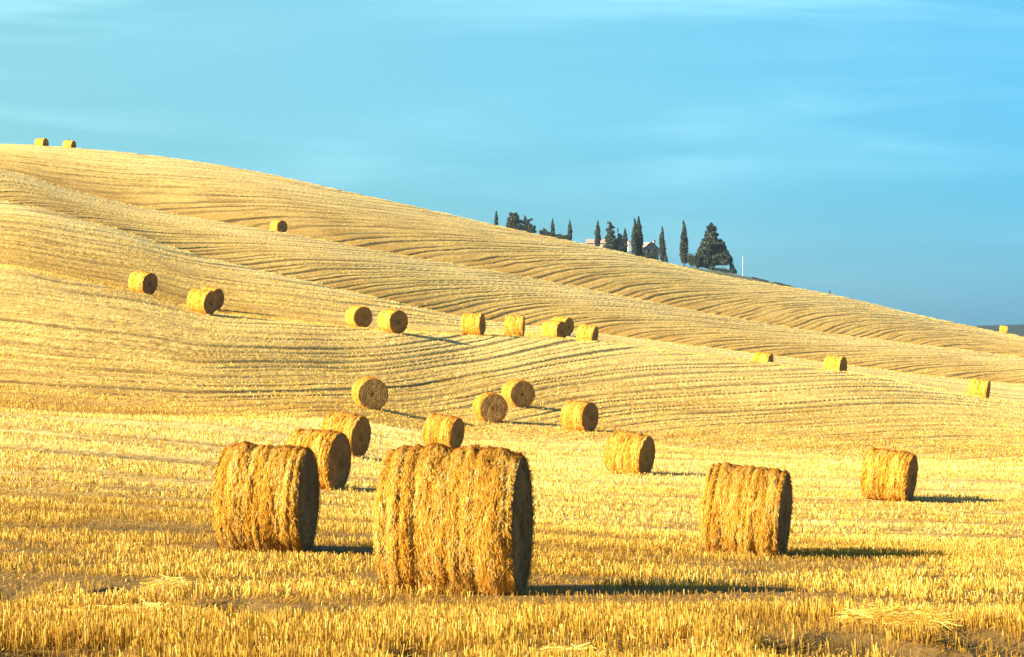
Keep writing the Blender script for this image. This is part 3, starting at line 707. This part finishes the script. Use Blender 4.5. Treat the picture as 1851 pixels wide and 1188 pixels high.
# white pole, post
x, d, z = base_at(1342.5, 770)
e = bpy.data.objects.new('white_pole', None); C.objects.link(e); e.location = (x, d, z); tag(e, 'thin white pole on the crest right of the broad conifer', 'pole')
hp = px_h(1342.5, 465, 770)
MB().tube([(0, 0, -.4), (0, 0, hp)], [.065, .05]).build('shaft', M_pole, e)
MB().tube([(0, 0, hp - .02), (0, 0, hp + .12)], [.11, .05]).build('cap', M_pole, e)
xx = (1500 - CX) / F * 412; z = ground_z(xx, 412)
e = bpy.data.objects.new('fence_post', None); C.objects.link(e); e.location = (xx, 412, z); tag(e, 'tiny dark post alone on the skyline of the right slope', 'post')
MB().tube([(0, 0, -.3), (0, 0, .62)], [.12, .11], 6).build('shaft', M_post, e)
MB().tube([(0, 0, .60), (0, 0, .72)], [.15, .05], 6).build('cap', M_post, e)

# ------------------------------------------------------------------ farmhouse
def gable_house(px, d, rz, w, ln, ytop_ridge, eave_drop, label, name='farmhouse'):
    x, d, z = base_at(px, d); H = px_h(px, ytop_ridge, d); he = H - eave_drop
    e = bpy.data.objects.new(name, None); C.objects.link(e); e.location = (x, d, z); e.rotation_euler = (0, 0, rz)
    tag(e, label, 'house')
    MB().prism([(-w/2, -2), (w/2, -2), (w/2, he), (0, H - .12), (-w/2, he)], 0, ln).build('wall', M_stone, e)
    sl = eave_drop / (w / 2); ov = 0.35
    rb = MB()
    for s in (-1, 1):
        pts = [(s * .0, H), (s * (w/2 + ov), he - sl * ov), (s * (w/2 + ov), he - sl * ov + .2), (0, H + .22)]
        rb.prism(pts, -.25, ln + .25)
    rf = rb.build('roof', M_roof, e)
    return e, rf, H, he
def chimney(rf, x, y, z0, z1, w=.6):
    ch = MB().box((x, y, (z0 + z1) / 2), (w, w, z1 - z0)).build('chimney', M_plaster, rf)
    MB().box((x, y, z1 + .08), (w + .2, w + .2, .14)).prism([(x - w*.45, z1 + .15), (x + w*.45, z1 + .15), (x, z1 + .55)], y - w*.45, y + w*.45).build('chimney_cap', M_roof, rf)
def window(e, x, y, z, w=.7, h=1.0):
    f = MB().box((x, y - .03, z), (w + .2, .10, h + .2)).build('window', M_plaster, e)
    MB().box((x, y - .06, z), (w, .10, h)).build('pane', M_dark, f)
e, rf, H, he = gable_house(1178, 806, R(14), 4.9, 9, 438.5, 2.0, 'pale stone farmhouse with terracotta gabled roof behind the twin cypresses')
chimney(rf, 1.3, 1.2, H - 1.4, H + .55)
window(e, -.9, 0, H - 2.6); window(e, 1.0, 0, H - 2.7, .6, .9)
# lower wing towards the left with its chimney
MB().box((-4.8, 4.0, (H - 3.6) / 2 - .5), (5.6, 4, H - 2.6)).build('wing', M_plaster, e)
r2 = MB().prism([(-7.9, H - 3.2), (-2.2, H - 2.9), (-2.2, H - 2.7), (-7.9, H - 3.0)], 1.6, 6.4).build('roof', M_roof, e)
chimney(r2, -7.0, 3.0, H - 3.2, H + .35, .8)
e2, rf2, H2, he2 = gable_house(1084, 812, R(86), 6.5, 7.4, 433.5, 1.2, 'low terracotta roofed outbuilding mostly hidden behind the round topped cypress', 'outbuilding')
e2.location.x += 3.0
chimney(rf2, 0.3, 3.2, H2 - .5, H2 + 1.5)

# ------------------------------------------------------------------ haze
HZ = True
if HZ:
    me = bpy.data.meshes.new('haze'); bm = bmesh.new(); bmesh.ops.create_cube(bm, size=1.0)
    zlo = float(Z.min()) - 1.0; zhi = float(Z.max()) + 6; x1 = float(np.abs(X).max()) + 20
    bmesh.ops.transform(bm, matrix=Matrix.Translation((0, 1790, (zlo + zhi) / 2)) @ Matrix.Diagonal((2 * x1, 3680, zhi - zlo, 1)), verts=bm.verts)
    bm.to_mesh(me); bm.free()
    m = bpy.data.materials.new('haze_air'); m.use_nodes = True; nt = m.node_tree; nt.nodes.clear()
    out = N(nt, 'ShaderNodeOutputMaterial'); pv = N(nt, 'ShaderNodeVolumePrincipled')
    pv.inputs['Color'].default_value = (0.55, 0.78, 1.0, 1); pv.inputs['Density'].default_value = 0.00006; pv.inputs['Anisotropy'].default_value = 0.2
    L(nt, pv.outputs[0], out.inputs['Volume']); me.materials.append(m)
    tag(link('haze', me), 'thin pale blue air fading the far hills', 'haze', kind='stuff')
